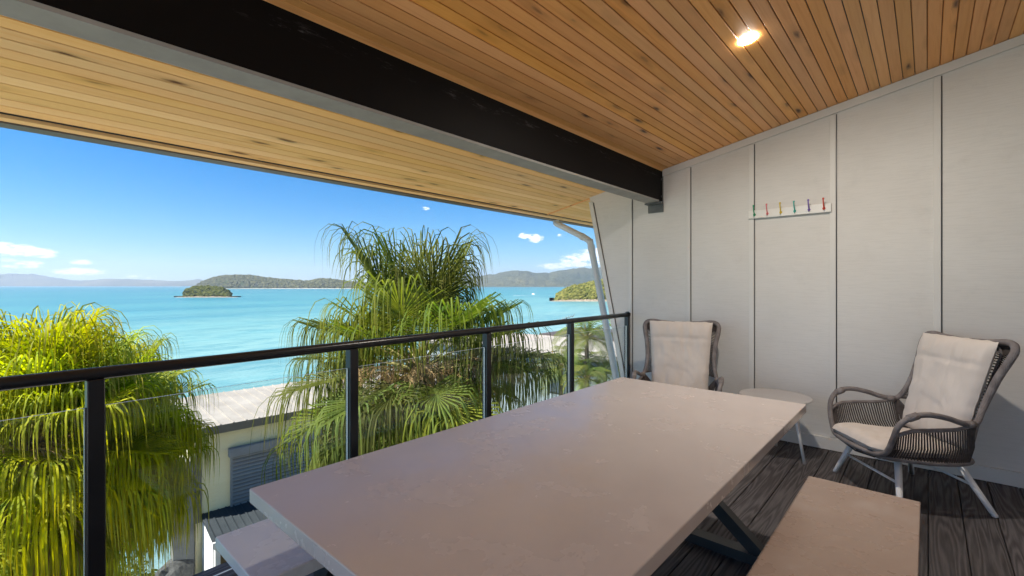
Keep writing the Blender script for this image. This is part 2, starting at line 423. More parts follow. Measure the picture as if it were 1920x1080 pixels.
ceil = sheet(-2.112, 2.19, Y0-.05, WY-.001, 'ceiling')
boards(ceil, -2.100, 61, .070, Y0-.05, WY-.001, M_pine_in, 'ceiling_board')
soff = sheet(EX, -2.24, Y0-.05, 6.5, 'soffit')
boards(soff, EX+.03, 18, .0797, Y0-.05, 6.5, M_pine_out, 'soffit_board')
strip('quadrant_strip', -2.098, -2.075, ceilz(-2.098)-.016, ceilz(-2.098)+.0, ceilz(-2.075)-.003, ceilz(-2.075)+.0, Y0, WY-.023, M_pine_in, ceil)
# stepped timber lining and joint at the eave
strip('eave_lining', EX-.055, EX+.005, ceilz(EX)-.02, ceilz(EX)+.002, ceilz(EX)-.014, ceilz(EX)+.006, Y0-.05, 6.5, M_pine_out, soff)
strip('cover_batten', EX+.03, EX+.034, ceilz(EX)-.002, ceilz(EX)+.003, ceilz(EX)-.002, ceilz(EX)+.003, Y0-.05, 6.5, M_dark, soff)
m = MB(); m.prism([(EX+.01, ceilz(EX+.01)-.008), (rake(2.4), ceilz(rake(2.4))-.008), (rake(2.4), ceilz(rake(2.4))-.0005), (EX+.01, ceilz(EX+.01)-.0005)], WY+.02, WY+.045)
obj('joint_strip', m.mesh('joint_strip', M_pine_in), soff)
gut = thing('gutter', 'dark grey metal gutter along the eave edge', 'gutter', (EX-.055, 0, ceilz(EX)-.03))
m = MB(); m.prism([(-.001, -.0), (-.001, .13), (-.012, .13), (-.012, .012), (-.10, .012), (-.10, .10), (-.112, .10), (-.112, 0)], Y0-.1, 6.55)
obj('channel', m.mesh('gutter_channel', M_gutter), gut)
m = MB(); m.tube([(-.115, Y0-.1, .10), (-.115, 6.55, .10)], .008, 6)
obj('lip', m.mesh('gutter_lip', M_trim), gut)

beam = thing('roof_beam', 'deep black beam with grey underside running under the ceiling to the wall', 'beam', (-2.17, 0, 0))
m = MB(); m.box(-.072, .072, Y0-.05, WY-.004, 2.298, 2.655)
for zc in (2.335,):
    pass
obj('beam_body', m.mesh('beam_body', M_beam, bevel=.004), beam)
m = MB(); m.box(-.074, .0745, Y0-.05, WY-.09, 2.281, 2.2975)
obj('underside_board', m.mesh('underside_board', M_greyboard), beam)
m = MB(); m.box(-.085, .085, WY-.10, WY-.008, 2.262, 2.278)
m.box(-.085, .085, WY-.018, WY-.006, 2.18, 2.262)
m.prism([(.0755, 2.20), (.0815, 2.20), (.0815, 2.62), (.0755, 2.62)], WY-.012, WY-.003)
obj('wall_bracket', m.mesh('wall_bracket', M_bracket), beam)
m = MB()
for k in range(2):
    for j in range(2):
        m.tube([(.080, WY-.05-.0*k, 2.34+.18*k), (.088, WY-.05, 2.34+.18*k)], .011, 6)
obj('bolts', m.mesh('bolts', M_bracket), beam)

dp = thing('downpipe', 'pale grey round downpipe beside the raking edge of the wall', 'downpipe', (0, 0, 0))
m = MB()
pp = [(-3.78, 5.10, 2.30), (-3.78, 5.10, 2.25), (-3.70, 5.07, 2.215), (-3.24, 5.0, 2.0), (-3.165, 4.99, 1.93), (-3.135, 4.985, 1.83), (-2.80, 4.985, .30), (-2.15, 4.985, -2.7)]
m.tube(catmull(pp, 5), .040, 14)
obj('pipe', m.mesh('pipe', M_pipe, smooth=True), dp)
for ab in ([(-3.150, 4.987, 1.90), (-3.133, 4.985, 1.83)], [(-3.27, 5.004, 2.015), (-3.31, 5.01, 2.033)]):
    m = MB(); m.tube(ab, .046, 14); obj('collar', m.mesh('collar', M_pipe, smooth=False), dp)
m = MB(); m.tube([(-2.925, 4.985, .86), (-2.918, 4.985, .83)], .045, 14); obj('pipe_strap', m.mesh('pipe_strap', M_pipe), dp)

# recessed light
lx, ly = -.80, 3.01
dl = thing('downlight', 'round recessed ceiling light glowing warm white', 'light', (lx, ly, ceilz(lx)-.001))
dl.rotation_euler = (0, -sl, 0)
def ring(name, r0, r1, z0, z1, mat, parent, n=32):
    m = MB()
    for k in range(n):
        a, b = 2*math.pi*k/n, 2*math.pi*(k+1)/n
        P = lambda r, an, z: (r*math.cos(an), r*math.sin(an), z)
        m.quad(P(r0, a, z0), P(r0, b, z0), P(r1, b, z1), P(r1, a, z1))
        if z0 == z1 or True:
            pass
    return obj(name, m.mesh(name, mat), parent)
ring('trim_ring', .0522, .057, -.0006, -.0006, M_white, dl)
em = bpy.data.materials.new('lit_diffuser'); em.use_nodes = True
eb = em.node_tree.nodes['Principled BSDF']; eb.inputs['Emission Color'].default_value = (1, .91, .80, 1); eb.inputs['Emission Strength'].default_value = 620
m = MB(); n_ = 32
for (r0, z0, r1, z1) in ((.001, -.003, .026, -.0026), (.026, -.0026, .042, -.0017), (.042, -.0017, .052, -.0004)):
    for k in range(n_):
        a, b = 2*math.pi*k/n_, 2*math.pi*(k+1)/n_
        m.quad((r0*math.cos(a), r0*math.sin(a), z0), (r1*math.cos(a), r1*math.sin(a), z1), (r1*math.cos(b), r1*math.sin(b), z1), (r0*math.cos(b), r0*math.sin(b), z0))
obj('diffuser', m.mesh('diffuser', em), dl)

# ------------------------------------------------------------------ railing
rail = thing('balcony_railing', 'black metal balcony railing with round handrail and clear glass panes', 'railing')
def railx(y): return -2.298 - .0445*(y-.25)
PO = []
for pxx in (178, 660, 913, 1070):
    u = (pxx-960)/F; d = fwd + rgt*u
    # intersect with rail line
    t = (-2.298+.0445*.25)/(d.x + .0445*d.y); PO.append(d.y*t)
PO.append(WY-.03)
PO = [PO[0]-1.45, PO[0]-2.9 if False else PO[0]-1.45][:1] + PO
ra = math.atan(.0445)
m = MB(); ya = PO[0]-.6
pts = [(railx(ya+(WY-.03-ya)*k/8), ya+(WY-.03-ya)*k/8, 1.072) for k in range(9)]
m.tube(pts, .0235, 16)
obj('handrail', m.mesh('handrail', M_rail, smooth=True), rail)
m = MB(); m.tube([(railx(WY)+.0, WY-.03, 1.072), (railx(WY)+.0, WY-.001, 1.072)], .034, 16); obj('wall_flange', m.mesh('wall_flange', M_rail), rail)
pm = MB(); pm.box(-.025, .025, -.025, .025, -.02, 1.052)
post_me = pm.mesh('post', M_rail, bevel=.003, bseg=1)
for y in PO: obj('post', post_me, rail, (railx(y), y if y < 4.6 else WY-.03, 0), (0, 0, ra))
ch = MB(); ch.box(-.008, .008, -.0285, -.0255, .13, .95); ch.box(-.008, .008, .0255, .0285, .13, .95)
ch_me = ch.mesh('glass_channel', M_bracket)
for k in range(len(PO)-1):
    a, b = PO[k]+.03, PO[k+1]-.03
    L = math.hypot(b-a, railx(b)-railx(a))
    g = MB(); i = 0
    g.box(-.005, .005, 0, L, .13, .95)
    g.m = [1, 1, 1, 1, 0, 0]
    g.m = [1, 1, 1, 1, 0, 0]
    o = obj('glass_pane', g.mesh('glass_pane', [M_glass, M_glassedge]), rail, (railx(a), a, 0), (0, 0, ra))
for y in PO: obj('glass_channel', ch_me, rail, (railx(y), y if y < 4.6 else WY-.03, 0), (0, 0, ra))
fas = thing('deck_fascia', 'dark edge board below the balcony railing', 'fascia')
m = MB(); m.box(-.03, .0, Y0, WY-.004, -.30, -.03); obj('fascia_board', m.mesh('fascia_board', M_dark), fas, (-2.66, 0, 0))

# ------------------------------------------------------------------ table and benches
def xframe(parent, y, half, top, bot, h, mat, wd=.06):
    for s in (-1, 1):
        m = MB(); a = Vector((-s*top, 0, h)); b = Vector((s*bot, 0, .012))
        d = (b-a); L = d.length; ang = math.atan2(d.x, d.z)
        M = Matrix.Translation(a) @ Matrix.Rotation(ang, 4, 'Y')
        m.box(-wd/2, wd/2, -.03+.002*s, .03+.002*s, 0, L, M)
        obj('leg', m.mesh('leg', mat), parent, (0, y, 0))
    m = MB(); m.box(-bot-.05, bot+.05, -.04, .04, 0, .05); obj('foot_bar', m.mesh('foot_bar', mat), parent, (0, y, 0))
    m = MB(); m.box(-top-.04, top+.04, -.04, .04, h-.03, h); obj('top_bar', m.mesh('top_bar', mat), parent, (0, y, 0))
table = thing('dining_table', 'long pale concrete topped table with black crossed metal legs', 'table', (-1.036, 1.716, 0))
m = MB(); m.box(-.5525, .5525, -1.190, 1.190, .715, .760); obj('tabletop', m.mesh('tabletop', M_table, bevel=.004, bseg=2), table)
for y in (-.80, .84): xframe(table, y, 0, .38, .46, .712, M_dark)
m = MB(); m.box(-.03, .03, -.80, .84, .655, .685); obj('spine_bar', m.mesh('spine_bar', M_dark), table)
def bench(x, y, label, mat):
    t = thing('bench', label, 'bench', (x, y, 0), 0, 'benches along the dining table')
    m = MB(); m.box(-.21, .21, -1.075, 1.075, .405, .45); obj('seat', m.mesh('seat', mat, bevel=.004, bseg=2), t)
    for yy in (-.75, .75): xframe(t, yy, 0, .14, .18, .402, M_dark, .045)
    m = MB(); m.box(-.02, .02, -.75, .75, .36, .385); obj('spine_bar', m.mesh('spine_bar', M_dark), t)
    return t
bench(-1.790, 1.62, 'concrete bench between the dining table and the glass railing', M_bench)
bench(-.232, 1.63, 'concrete bench on the open deck side of the table near the armchair', M_bench_reflect)

# ------------------------------------------------------------------ lounge chairs
def cushion(name, w0, w1, L, th, seed, fold=None, rc=.0, n=30, n2=44):
    # local: x width, y length (0..L), z thickness
    m = MB()
    for side in (1, -1):
        base = len(m.v)
        for j in range(n2+1):
            v = j/n2; wd = w0+(w1-w0)*v
            for i in range(n+1):
                u = 2*i/n-1
                e = (1-abs(u)**5)**.5*(1-abs(2*v-1)**7)**.5
                z = th/2*e
                q = Vector((u*3+seed, v*5, side*2.0))
                z += .010*e*noise.noise(q)
                r1 = noise.noise(Vector((u*7+seed*3, v*1.6, 3)))
                z -= .013*e*max(0, .25-abs(r1))/.25*max(0, 1-abs(v-.75)*1.2)*(1 if side > 0 else .3)
                z -= .010*e*max(0, .18-abs(noise.noise(Vector((u*2+seed, v*6+u*2.0, 9)))))/.18*(1-v)
                if fold and side > 0:
                    dv = (v-fold)*L
                    z -= .012*math.exp(-(dv/.010)**2)*e
                    if dv > 0: z += .008*e*math.sin(min(1, dv/(L*(1-fold)))*math.pi)
                    z -= .013*math.exp(-((u-.12+.05*math.sin(v*9))/.045)**2)*e*(1 if dv > -.14 else max(0, 1+(dv+.14)/.08))
                sx = u*wd/2*(1-.03*math.sin(v*math.pi))*(1-rc*(1-min(1, v/.22))**2.5) + .004*noise.noise(Vector((v*14, seed, side)))
                m.v.append((sx, v*L + .006*noise.noise(Vector((u*6, seed, v))), side*z))
        for j in range(n2):
            for i in range(n):
                a = base+j*(n+1)+i
                f = (a, a+1, a+n+2, a+n+1); m.f.append(f if side > 0 else f[::-1]); m.m.append(0)
    me = m.mesh(name, M_cush, smooth=True); return me

def armchair(label):
    t = thing('armchair', label, 'chair', (0, 0, 0), 0, 'rope armchairs against the wall')
    # half of the outer rope wrapped tube, x > 0 side, front is -y
    half = [(.215, -.335, .325), (.275, -.318, .36), (.315, -.31, .45), (.335, -.29, .54), (.352, -.23, .60), (.357, -.14, .618), (.352, -.03, .600),
            (.338, .08, .565), (.318, .165, .565), (.300, .215, .64), (.296, .262, .74), (.308, .305, .85), (.330, .345, .95), (.335, .368, 1.005),
            (.312, .380, 1.04), (.255, .383, 1.048), (.15, .378, 1.035), (0, .372, 1.028)]
    full = half + [(-x, y, z) for x, y, z in reversed(half[:-1])]
    front = [(-.12, -.352, .318), (0, -.358, .315), (.12, -.352, .318)]
    path = catmull(full+front, 5, True)
    m = MB(); m.tube(path, [.017+.004*max(0, min(1, (p.z-.62)/.15)) for p in path], 10, closed=True)
    obj('frame_tube', m.mesh('frame_tube', M_rope, smooth=True), t)
    # seat pan ring
    ring_ = [(.22, -.32, .315), (.262, -.20, .305), (.268, 0, .29), (.25, .16, .29), (.20, .235, .30), (0, .26, .305), (-.20, .235, .30), (-.25, .16, .29), (-.268, 0, .29), (-.262, -.20, .305), (-.22, -.32, .315), (0, -.345, .312)]
    rp = catmull(ring_, 6, True)
    m = MB(); m.tube(rp, .014, 8, closed=True); obj('seat_ring', m.mesh('seat_ring', M_rope, smooth=True), t)
    # arm rails (lower edge of the open loop)
    web = MB()
    for s in (-1, 1):
        ar = catmull([(s*.318, -.305, .47), (s*.343, -.22, .512), (s*.348, -.10, .522), (s*.338, .04, .528), (s*.320, .15, .552)], 6)
        m = MB(); m.tube(ar, .012, 8); obj('arm_rail', m.mesh('arm_rail', M_rope, smooth=True), t)
        lower = catmull([(s*.238, -.30, .312), (s*.262, -.20, .305), (s*.268, -.05, .295), (s*.262, .08, .29), (s*.245, .185, .292)], 6)
        N = 34
        for k in range(N):
            f = k/(N-1)
            a = ar[min(len(ar)-1, int(f*(len(ar)-1)+.5))]; 
            def samp(P, f):
                q = f*(len(P)-1); i = min(int(q), len(P)-2); return P[i].lerp(P[i+1], q-i)
            a = samp(ar, f); b = samp(lower, f)
            mid = (a+b)/2 + Vector((s*.018, 0, -.012))
            web.tube([a, mid, b], .0048, 5, caps=False)
        # wing webbing: outer tube to the inner upright
        outer = catmull([half[i][0:1] and (s*half[i][0], half[i][1], half[i][2]) for i in range(8, 15)], 8)
        inner = catmull([(s*.20, .245, .40), (s*.205, .29, .60), (s*.212, .345, .80), (s*.218, .40, .97), (s*.20, .385, 1.03)], 8)
        m = MB(); m.tube(inner, .010, 8); obj('back_upright', m.mesh('back_upright', M_rope, smooth=True), t)
        N = 44
        for k in range(N):
            f = k/(N-1); a = samp(outer, f); b = samp(inner, .22+.78*f)
            web.tube([a, (a+b)/2+Vector((0, .016, 0)), b], .0046, 5, caps=False)
        N = 12
        for k in range(N):
            f = k/(N-1)
            a = samp(catmull([(s*.320, .15, .552), (s*.318, .165, .565)], 2), f); b = samp(catmull([(s*.245, .185, .292), (s*.20, .245, .40)], 4), f)
            web.tube([a, b], .0048, 5, caps=False)
    for k in range(40):                        # back
        f = .0+k/39
        a = samp(inner, f); b = Vector((-a.x, a.y, a.z))
        web.tube([a, Vector((0, a.y+.02, a.z)), b], .0046, 5, caps=False)
    for k in range(30):                        # seat
        y = -.33+.56*k/29; xx = .262*math.sqrt(max(0, 1-abs((y+.05)/.34)**4))*.98
        web.tube([(-xx, y, .298), (0, y, .272), (xx, y, .298)], .0055, 5, caps=False)
    tag(obj('rope_webbing', web.mesh('rope_webbing', M_web, smooth=True), t), kind='stuff')
    # wrapped joints
    for s in (-1, 1):
        for ab in ([(s*.347, -.245, .590), (s*.352, -.195, .611)], [(s*.330, .10, .558), (s*.320, .15, .556)]):
            j = MB(); j.tube(ab, .0225, 10); obj('rope_binding', j.mesh('rope_binding', M_rope, smooth=True), t)
    # legs
    feet = [(-.32, -.27), (.32, -.27), (-.32, .27), (.32, .27)]; tops = [(-.20, -.20), (.20, -.20), (-.19, .15), (.19, .15)]
    for (fx, fy), (tx, ty) in zip(feet, tops):
        m = MB(); m.tube([(tx, ty, .298), (fx, fy, .004), (fx, fy, 0)], [.021, .016, .014], 12)
        obj('leg', m.mesh('leg', M_white, smooth=True), t)
    for (a, b) in ((0, 1), (2, 3)):
        m = MB(); q = .47
        p = lambda k: (tops[k][0]+(feet[k][0]-tops[k][0])*q, tops[k][1]+(feet[k][1]-tops[k][1])*q, .298*(1-q))
        m.tube([p(a), p(b)], .0085, 8); obj('stretcher', m.mesh('stretcher', M_white, smooth=True), t)
    for ab in ([(-.2, -.2, .288), (.2, -.2, .288)], [(-.19, .15, .282), (.19, .15, .282)]):
        m = MB(); m.tube(ab, .011, 8); obj('cross_bar', m.mesh('cross_bar', M_white), t)
    sc = obj('seat_cushion', cushion('seat_cushion', .56, .45, .60, .105, 2.0, rc=.30), t, (0, -.365, .365), (R(-3), 0, 0))
    ang = math.atan2(.64, .165)
    bc = obj('back_cushion', cushion('back_cushion', .49, .57, .69, .11, 5.0, fold=.76), t, (0, .150, .385), (ang, 0, 0))
    return t
ch1 = armchair('rope armchair with cream cushions at the right, turned sideways towards the table')
index_kids()
ch2 = copy_tree(ch1)
ch1.location = (-.105, 4.115, 0); ch1.rotation_euler = (0, 0, math.atan2(-.79, .61)*1.0)
# facing f = (-.79, -.61): local -y -> f  => rotation about z
ch1.rotation_euler.z = math.atan2(-.79, .61)
ch2.location = (-1.66, 4.06, 0); ch2.rotation_euler = (0, 0, R(18))
ch2['label'] = 'rope armchair with cream cushions in the corner behind the far end of the dining table'

st = thing('side_table', 'small round pale grey side table with splayed white legs beside the corner armchair', 'table', (-.94, 4.30, 0))
m = MB(); n_ = 40
prof = [(.0, .468), (.245, .468), (.262, .474), (.268, .481), (.262, .488), (.0, .488)]
for a, b in zip(prof[:-1], prof[1:]):
    for k in range(n_):
        p, q = 2*math.pi*k/n_, 2*math.pi*(k+1)/n_
        P = lambda r, an, z: (r*math.cos(an), r*math.sin(an), z)
        m.quad(P(a[0], p, a[1]), P(a[0], q, a[1]), P(b[0], q, b[1]), P(b[0], p, b[1]))
obj('tabletop', m.mesh('round_top', mottled('round_top', (.42, .40, .395), (.48, .46, .455), 3, .3)), st)
for k in range(3):
    a = R(-20+120*k); m = MB(); m.tube([(.15*math.cos(a), .15*math.sin(a), .467), (.24*math.cos(a), .24*math.sin(a), 0)], [.016, .011], 12)
    obj('leg', m.mesh('leg', M_white, smooth=True), st)

# coat rack
rack = thing('coat_rack', 'white wall mounted coat rack with six coloured double hooks', 'coat rack', (-.925, WY-.016, 2.06))
m = MB(); m.box(-.322, .322, -.016, 0, -.038, .038); obj('backboard', m.mesh('backboard', M_whitewood, bevel=.003, bseg=1), rack)
cols = [('green', (.02, .30, .14)), ('pink', (.70, .20, .22)), ('yellow', (.72, .52, .05)), ('teal', (.05, .42, .36)), ('purple', (.20, .13, .45)), ('red', (.62, .06, .03))]
for k, (nm, c) in enumerate(cols):
    x = -.270+.108*k; mt = plain(nm+'_hook_enamel', c, .35)
    m = MB()
    m.tube(catmull([(0, -.018, -.012), (0, -.03, -.002), (0, -.05, .025), (0, -.062, .060), (0, -.058, .072)], 4), .0055, 8)
    m.tube(catmull([(0, -.018, -.018), (0, -.032, -.030), (0, -.045, -.026), (0, -.048, -.012)], 4), .0055, 8)
    m.tube([(0, -.0165, -.016), (0, -.021, -.016)], .013, 12); m.tube([(0, -.060, .066), (0, -.057, .080)], .0085, 8)
    o = obj('hook', m.mesh('hook', mt, smooth=True), rack, (x, 0, .010), None, (.88, .88, .88)); o['label'] = nm+' hook'

# ------------------------------------------------------------------ palms
def fan(name, elev, pet, L, seed, mat, nseg=70, spread=120, droop=1.0, width=1.0, fold=.35, fs0=.38, fs1=.52):
    r = random.Random(seed); m = MB(); along = []
    p = Vector((0, 0, 0)); e = R(elev); pts = [p.copy()]
    for k in range(8):
        e -= R(2.2); p = p + Vector((math.cos(e), r.uniform(-.01, .01), math.sin(e)))*pet/8; pts.append(p.copy())
    m.tube(pts, [.020-.0012*k for k in range(9)], 5, mi=1)
    along += [0]*len(m.v)
    pd = Vector((math.cos(e), 0, math.sin(e))); side = Vector((0, 1, 0)); nrm = pd.cross(side).normalized()
    if nrm.z < 0: nrm = -nrm
    for i in range(nseg):
        f = i/(nseg-1)*2-1; a = R(spread*f) + R(r.uniform(-1.6, 1.6))
        # costa: the middle segments start further out
        q = p + pd*(.26*L*(1-abs(f))**1.2)
        d = (pd*math.cos(a) + side*math.sin(a) + nrm*(fold*abs(math.sin(a)))).normalized()
        SL = L*(1.0-.22*abs(f)**1.5)*r.uniform(.84, 1.15); n = 10; ds = SL/n
        wv = d.cross(nrm).normalized()*math.cos(.5) + nrm*math.sin(.5)*(1 if i % 2 else -1)
        wmax = .0092*width; k0 = r.uniform(.85, 1.25)*droop; fs = r.uniform(fs0, fs1)
        prev = None
        for k in range(n+1):
            s = k/n
            if s < .30: wd = .004 + (wmax-.004)*s/.30
            else: wd = wmax*(1-((s-.30)/.70)**1.6)*.95 + .0012
            A, B = q+wv*wd, q-wv*wd
            idx = len(m.v); m.v += [tuple(A), tuple(B)]; along += [s, s]
            if prev is not None: m.f.append((prev, prev+1, idx+1, idx)); m.m.append(0)
            prev = idx
            g = 0 if s < fs else (1.6+(s-fs)*12)*k0
            d = (d + Vector((r.uniform(-.035, .035), r.uniform(-.035, .035), -g*.55))).normalized() if g else (d+Vector((0, 0, -.015*k0))).normalized()
            q = q + d*ds
            wv = (wv - d*wv.dot(d)).normalized()
    me = m.mesh(name, [mat, M_petiole], smooth=True)
    at = me.attributes.new('along', 'FLOAT', 'POINT'); at.data.foreach_set('value', along); return me

def make_fronds(mat, L, pet, seed0, width=1.0):
    out = {}
    for cls, (elevs, dr) in {'up': ((87, 79, 70), .55), 'mid': ((60, 48, 36), 1.0), 'low': ((18, 6, -8), 1.15), 'hang': ((-22, -36, -50), 1.3)}.items():
        out[cls] = []
        for j, el in enumerate(elevs):
            for v in range(2):
                out[cls].append(fan('frond_mesh', el, pet*{'up': .96, 'mid': 1.0, 'low': 1.12, 'hang': 1.2}[cls]*(1+.12*v), L*(1+.08*v), seed0+j*7+v*31+len(cls)*100, mat, droop=dr, width=width, fs0={'up': .40, 'mid': .34, 'low': .24, 'hang': .22}[cls], fs1={'up': .56, 'mid': .50, 'low': .40, 'hang': .36}[cls]))
    out['dead'] = [fan('dead_frond_mesh', el, pet*.8, L*.8, seed0+900+j, M_leafD, nseg=30, droop=1.6, spread=80, width=.8) for j, el in enumerate((-18, -40, -58, -72))]
    return out

def flowers(seed, L=1.3):
    r = random.Random(seed); m = MB()
    def branch(p, d, ln, rad, lvl):
        pts = [p.copy()]; n = 6
        for k in range(n):
            d = (d + Vector((r.uniform(-.08, .08), r.uniform(-.08, .08), -.10-.05*lvl))).normalized(); p = p + d*ln/n; pts.append(p.copy())
        m.tube(pts, [rad*(1-.6*k/n) for k in range(n+1)], 4, caps=False)
        if lvl < 2:
            for k in range(2, n+1):
                for q in range(3 if lvl == 0 else 4):
                    dd = (d + Vector((r.uniform(-.9, .9), r.uniform(-.9, .9), r.uniform(-.6, .4)))).normalized()
                    branch(pts[k], dd, ln*.33*r.uniform(.7, 1.2), rad*.45, lvl+1)
    branch(Vector((0, 0, 0)), Vector((.85, 0, .5)).normalized(), L, .014, 0)
    return m.mesh('flower_mesh', M_flower)
FL = [flowers(1), flowers(2, 1.1)]

def palm(name, label, base, crown, fr, counts, seed, group, nflower=5, scale=1.0, spear=False):
    r = random.Random(seed)
    t = thing(name, label, 'palm tree', base, 0, group)
    b = Vector(base); c = Vector(crown)-b
    m = MB(); n = 26; pts = []; rad = []
    for k in range(n+1):
        f = k/n; pts.append(Vector((c.x*f, c.y*f, c.z*f))+Vector((.05*math.sin(f*5), .04*math.sin(f*4+1), 0))*(1-f)); rad.append((.15-.02*f)*(1+.05*(k % 2))*scale)
    m.tube(pts, rad, 14); obj('trunk', m.mesh('trunk', M_trunk, smooth=True), t)
    # fibrous leaf bases at the top
    m = MB()
    for k in range(60):
        a = r.uniform(0, 6.28); z = r.uniform(-.9, .1)*scale; q = c+Vector((math.cos(a)*.12, math.sin(a)*.12, z))
        m.tube([q, q+Vector((math.cos(a)*.10, math.sin(a)*.10, r.uniform(.05, .22)))], [.03, .012], 5)
    tag(obj('fibre', m.mesh('fibre', M_trunk), t), kind='stuff')
    ga = 2.39996; k = 0
    order = ['up', 'mid', 'low', 'hang', 'dead']; zoff = {'up': .12, 'mid': .02, 'low': -.10, 'hang': -.28, 'dead': -.5}
    for cls in order:
        for i in range(counts.get(cls, 0)):
            a = k*ga + r.uniform(-.2, .2); k += 1
            me = r.choice(fr[cls]); s = scale*r.uniform(.86, 1.12)
            obj('dead_frond' if cls == 'dead' else 'frond', me, t, c+Vector((math.cos(a)*.06, math.sin(a)*.06, zoff[cls]*scale+r.uniform(-.08, .08))), (r.uniform(-.10, .10), r.uniform(-.08, .08), a), (s, s, s))
    for i in range(nflower):
        a = r.uniform(0, 6.28)
        obj('flower_stalk', FL[i % 2], t, c+Vector((0, 0, -.15)), (0, r.uniform(-.2, .25), a), (scale*.9,)*3)
    if spear:
        m = MB(); m.tube([c+Vector((0, 0, .1)), c+Vector((.02, .01, .9*scale)), c+Vector((.03, 0, 1.25*scale))], [.03, .02, .004], 6)
        obj('spear_leaf', m.mesh('spear_leaf', M_leafL if spear == 1 else M_spike), t)
    return t
frR = make_fronds(M_leafR, 1.35, .95, 11, 1.18)
frL = make_fronds(M_leafL, 1.22, .75, 400, 1.35)
GZ = -6.8
cR = px(787, 690, 8.0)
palm('fan_palm', 'tall weeping fan palm behind the middle of the railing, rising against sea and sky', (cR.x+.15, cR.y, GZ), cR, frR,
     dict(up=9, mid=13, low=26, hang=46, dead=28), 5, 'weeping fan palms below the balcony', 18, 1.06)
cA = px(60, 830, 5.5); cB = px(200, 812, 7.0)
palm('fan_palm', 'yellow green weeping fan palm at the left edge with brown dead fronds', (cA.x, cA.y, GZ), cA, frL,
     dict(up=12, mid=22, low=26, hang=34, dead=28), 8, 'weeping fan palms below the balcony', 8, .84, 1)
palm('fan_palm', 'yellow green weeping fan palm next to the house with the roller shutter', (cB.x-.1, cB.y, GZ), cB, frL,
     dict(up=12, mid=22, low=28, hang=38, dead=14), 13, 'weeping fan palms below the balcony', 7, .76, 2)

def feather(name, elev, L, seed):
    r = random.Random(seed); m = MB(); e = R(elev); p = Vector((0, 0, 0)); pts = [p.copy()]; ds_ = []
    n = 16
    for k in range(n):
        e -= R(4.5+k*.35); d = Vector((math.cos(e), 0, math.sin(e))); ds_.append(d); p = p+d*L/n; pts.append(p.copy())
    m.tube(pts, [.012*(1-.8*k/n) for k in range(n+1)], 4, mi=1)
    for k in range(3, n+1):
        for h in range(2):
            for s in (-1, 1):
                d = ds_[min(k, n-1)]; q = pts[k]-d*(L/n*.5*h); ll = .34*L*math.sin(min(1, (k/n))*math.pi*.78+.35)*r.uniform(.85, 1.1)
                dr = (d*.55 + Vector((0, s*.85, .12))).normalized(); w_ = d*.012
                q2 = q+dr*ll*.55; q3 = q2+(dr+Vector((0, 0, -.75))).normalized()*ll*.45
                m.quad(q-w_*.6, q+w_*.6, q2+w_, q2-w_); m.quad(q2-w_, q2+w_, q3+w_*.2, q3-w_*.2)
    return m.mesh(name, [M_feather, M_petiole], smooth=False)
FE = [feather('feather_mesh', el, 1.15, 50+i) for i, el in enumerate((80, 62, 48, 34, 20, 4))]
def featherpalm(x, y, t_, label, seed, s=1.0):
    c = px(x, y, t_); r = random.Random(seed)
    t = thing('feather_palm', label, 'palm tree', (c.x, c.y, GZ+1), 0, 'small feather palms by the neighbouring house')
    cc = Vector((0, 0, c.z-GZ-1)); m = MB()
    m.tube([(0, 0, 0), cc*.6, cc-Vector((0, 0, .35)), cc], [.09, .07, .06, .05], 10); obj('trunk', m.mesh('trunk', M_trunk, smooth=True), t)
    for k in range(18):
        a = k*2.39996+r.uniform(-.2, .2); sc = s*r.uniform(.85, 1.1)
        obj('frond', FE[min(5, k*6//18)], t, cc, (r.uniform(-.1, .1), 0, a), (sc,)*3)
featherpalm(1100, 635, 13.0, 'tallest small feather palm beside the last railing post before the wall', 1, 1.0)
featherpalm(1052, 690, 14.0, 'small feather palm in front of the pale roofed house, left of the taller one', 2, 1.0)
featherpalm(1135, 700, 13.5, 'small feather palm close to the downpipe, below the tallest one', 3, 1.0)
featherpalm(1100, 712, 12.5, 'lowest feather palm, at the foot of the tallest one', 4, .8)

# ------------------------------------------------------------------ neighbouring house lower left
D2 = Vector((math.sin(R(-3.8)), math.cos(R(-3.8)), 0)); D2 = Matrix.Rotation(R(-3.8), 3, 'Z') @ Vector((0, 1, 0))
def frame(origin, ang):
    return Matrix.Translation(origin) @ Matrix.Rotation(ang, 4, 'Z')
hp = px(377, 803, 11.2)                 # left end of the fascia, facade plane; local y runs along the facade, local -x goes back
house = thing('house', 'neighbouring house with pale flat roof, cream boards and grey roller shutter', 'house', (hp.x, hp.y, hp.z), R(-3.8))
def part(name, mb, mat, parent=None, bevel=0, **k): return obj(name, mb.mesh(name, mat, bevel=bevel, bseg=1), parent or house, **k)
M_cream = mottled('cream_weatherboard', (.80, .69, .42), (.84, .76, .52), 2, .6, .3, .1)
M_shut = mottled('grey_shutter', (.17, .19, .22), (.22, .245, .275), 2, .5, .4, .05)
M_roofp = mottled('weathered_pale_roof', (.27, .24, .215), (.38, .345, .31), 1.2, .75, .3, .3, 12)
M_fasc = mottled('brown_grey_fascia', (.13, .12, .10), (.18, .165, .14), 3, .6, .3, .1)
M_dkroof = mottled('dark_ribbed_roof', (.028, .035, .042), (.05, .058, .066), 2, .7, .2, .1)
HL = 9.5
m = MB(); m.box(-3.6, -.10, -.1, HL, -4.6, -.15); part('wall', m, M_cream)
m = MB(); m.prism([(.06, -.03), (-3.7, .03), (-3.7, .06), (.06, .0)], -.25, HL+.2); part('roof', m, M_roofp)
rb = MB()
for k in range(34): y = -.2+.29*k; rb.prism([(.05, .0), (-3.69, .06), (-3.69, .085), (.05, .025)], y, y+.035)
part('roof_ribs', rb, M_roofp)
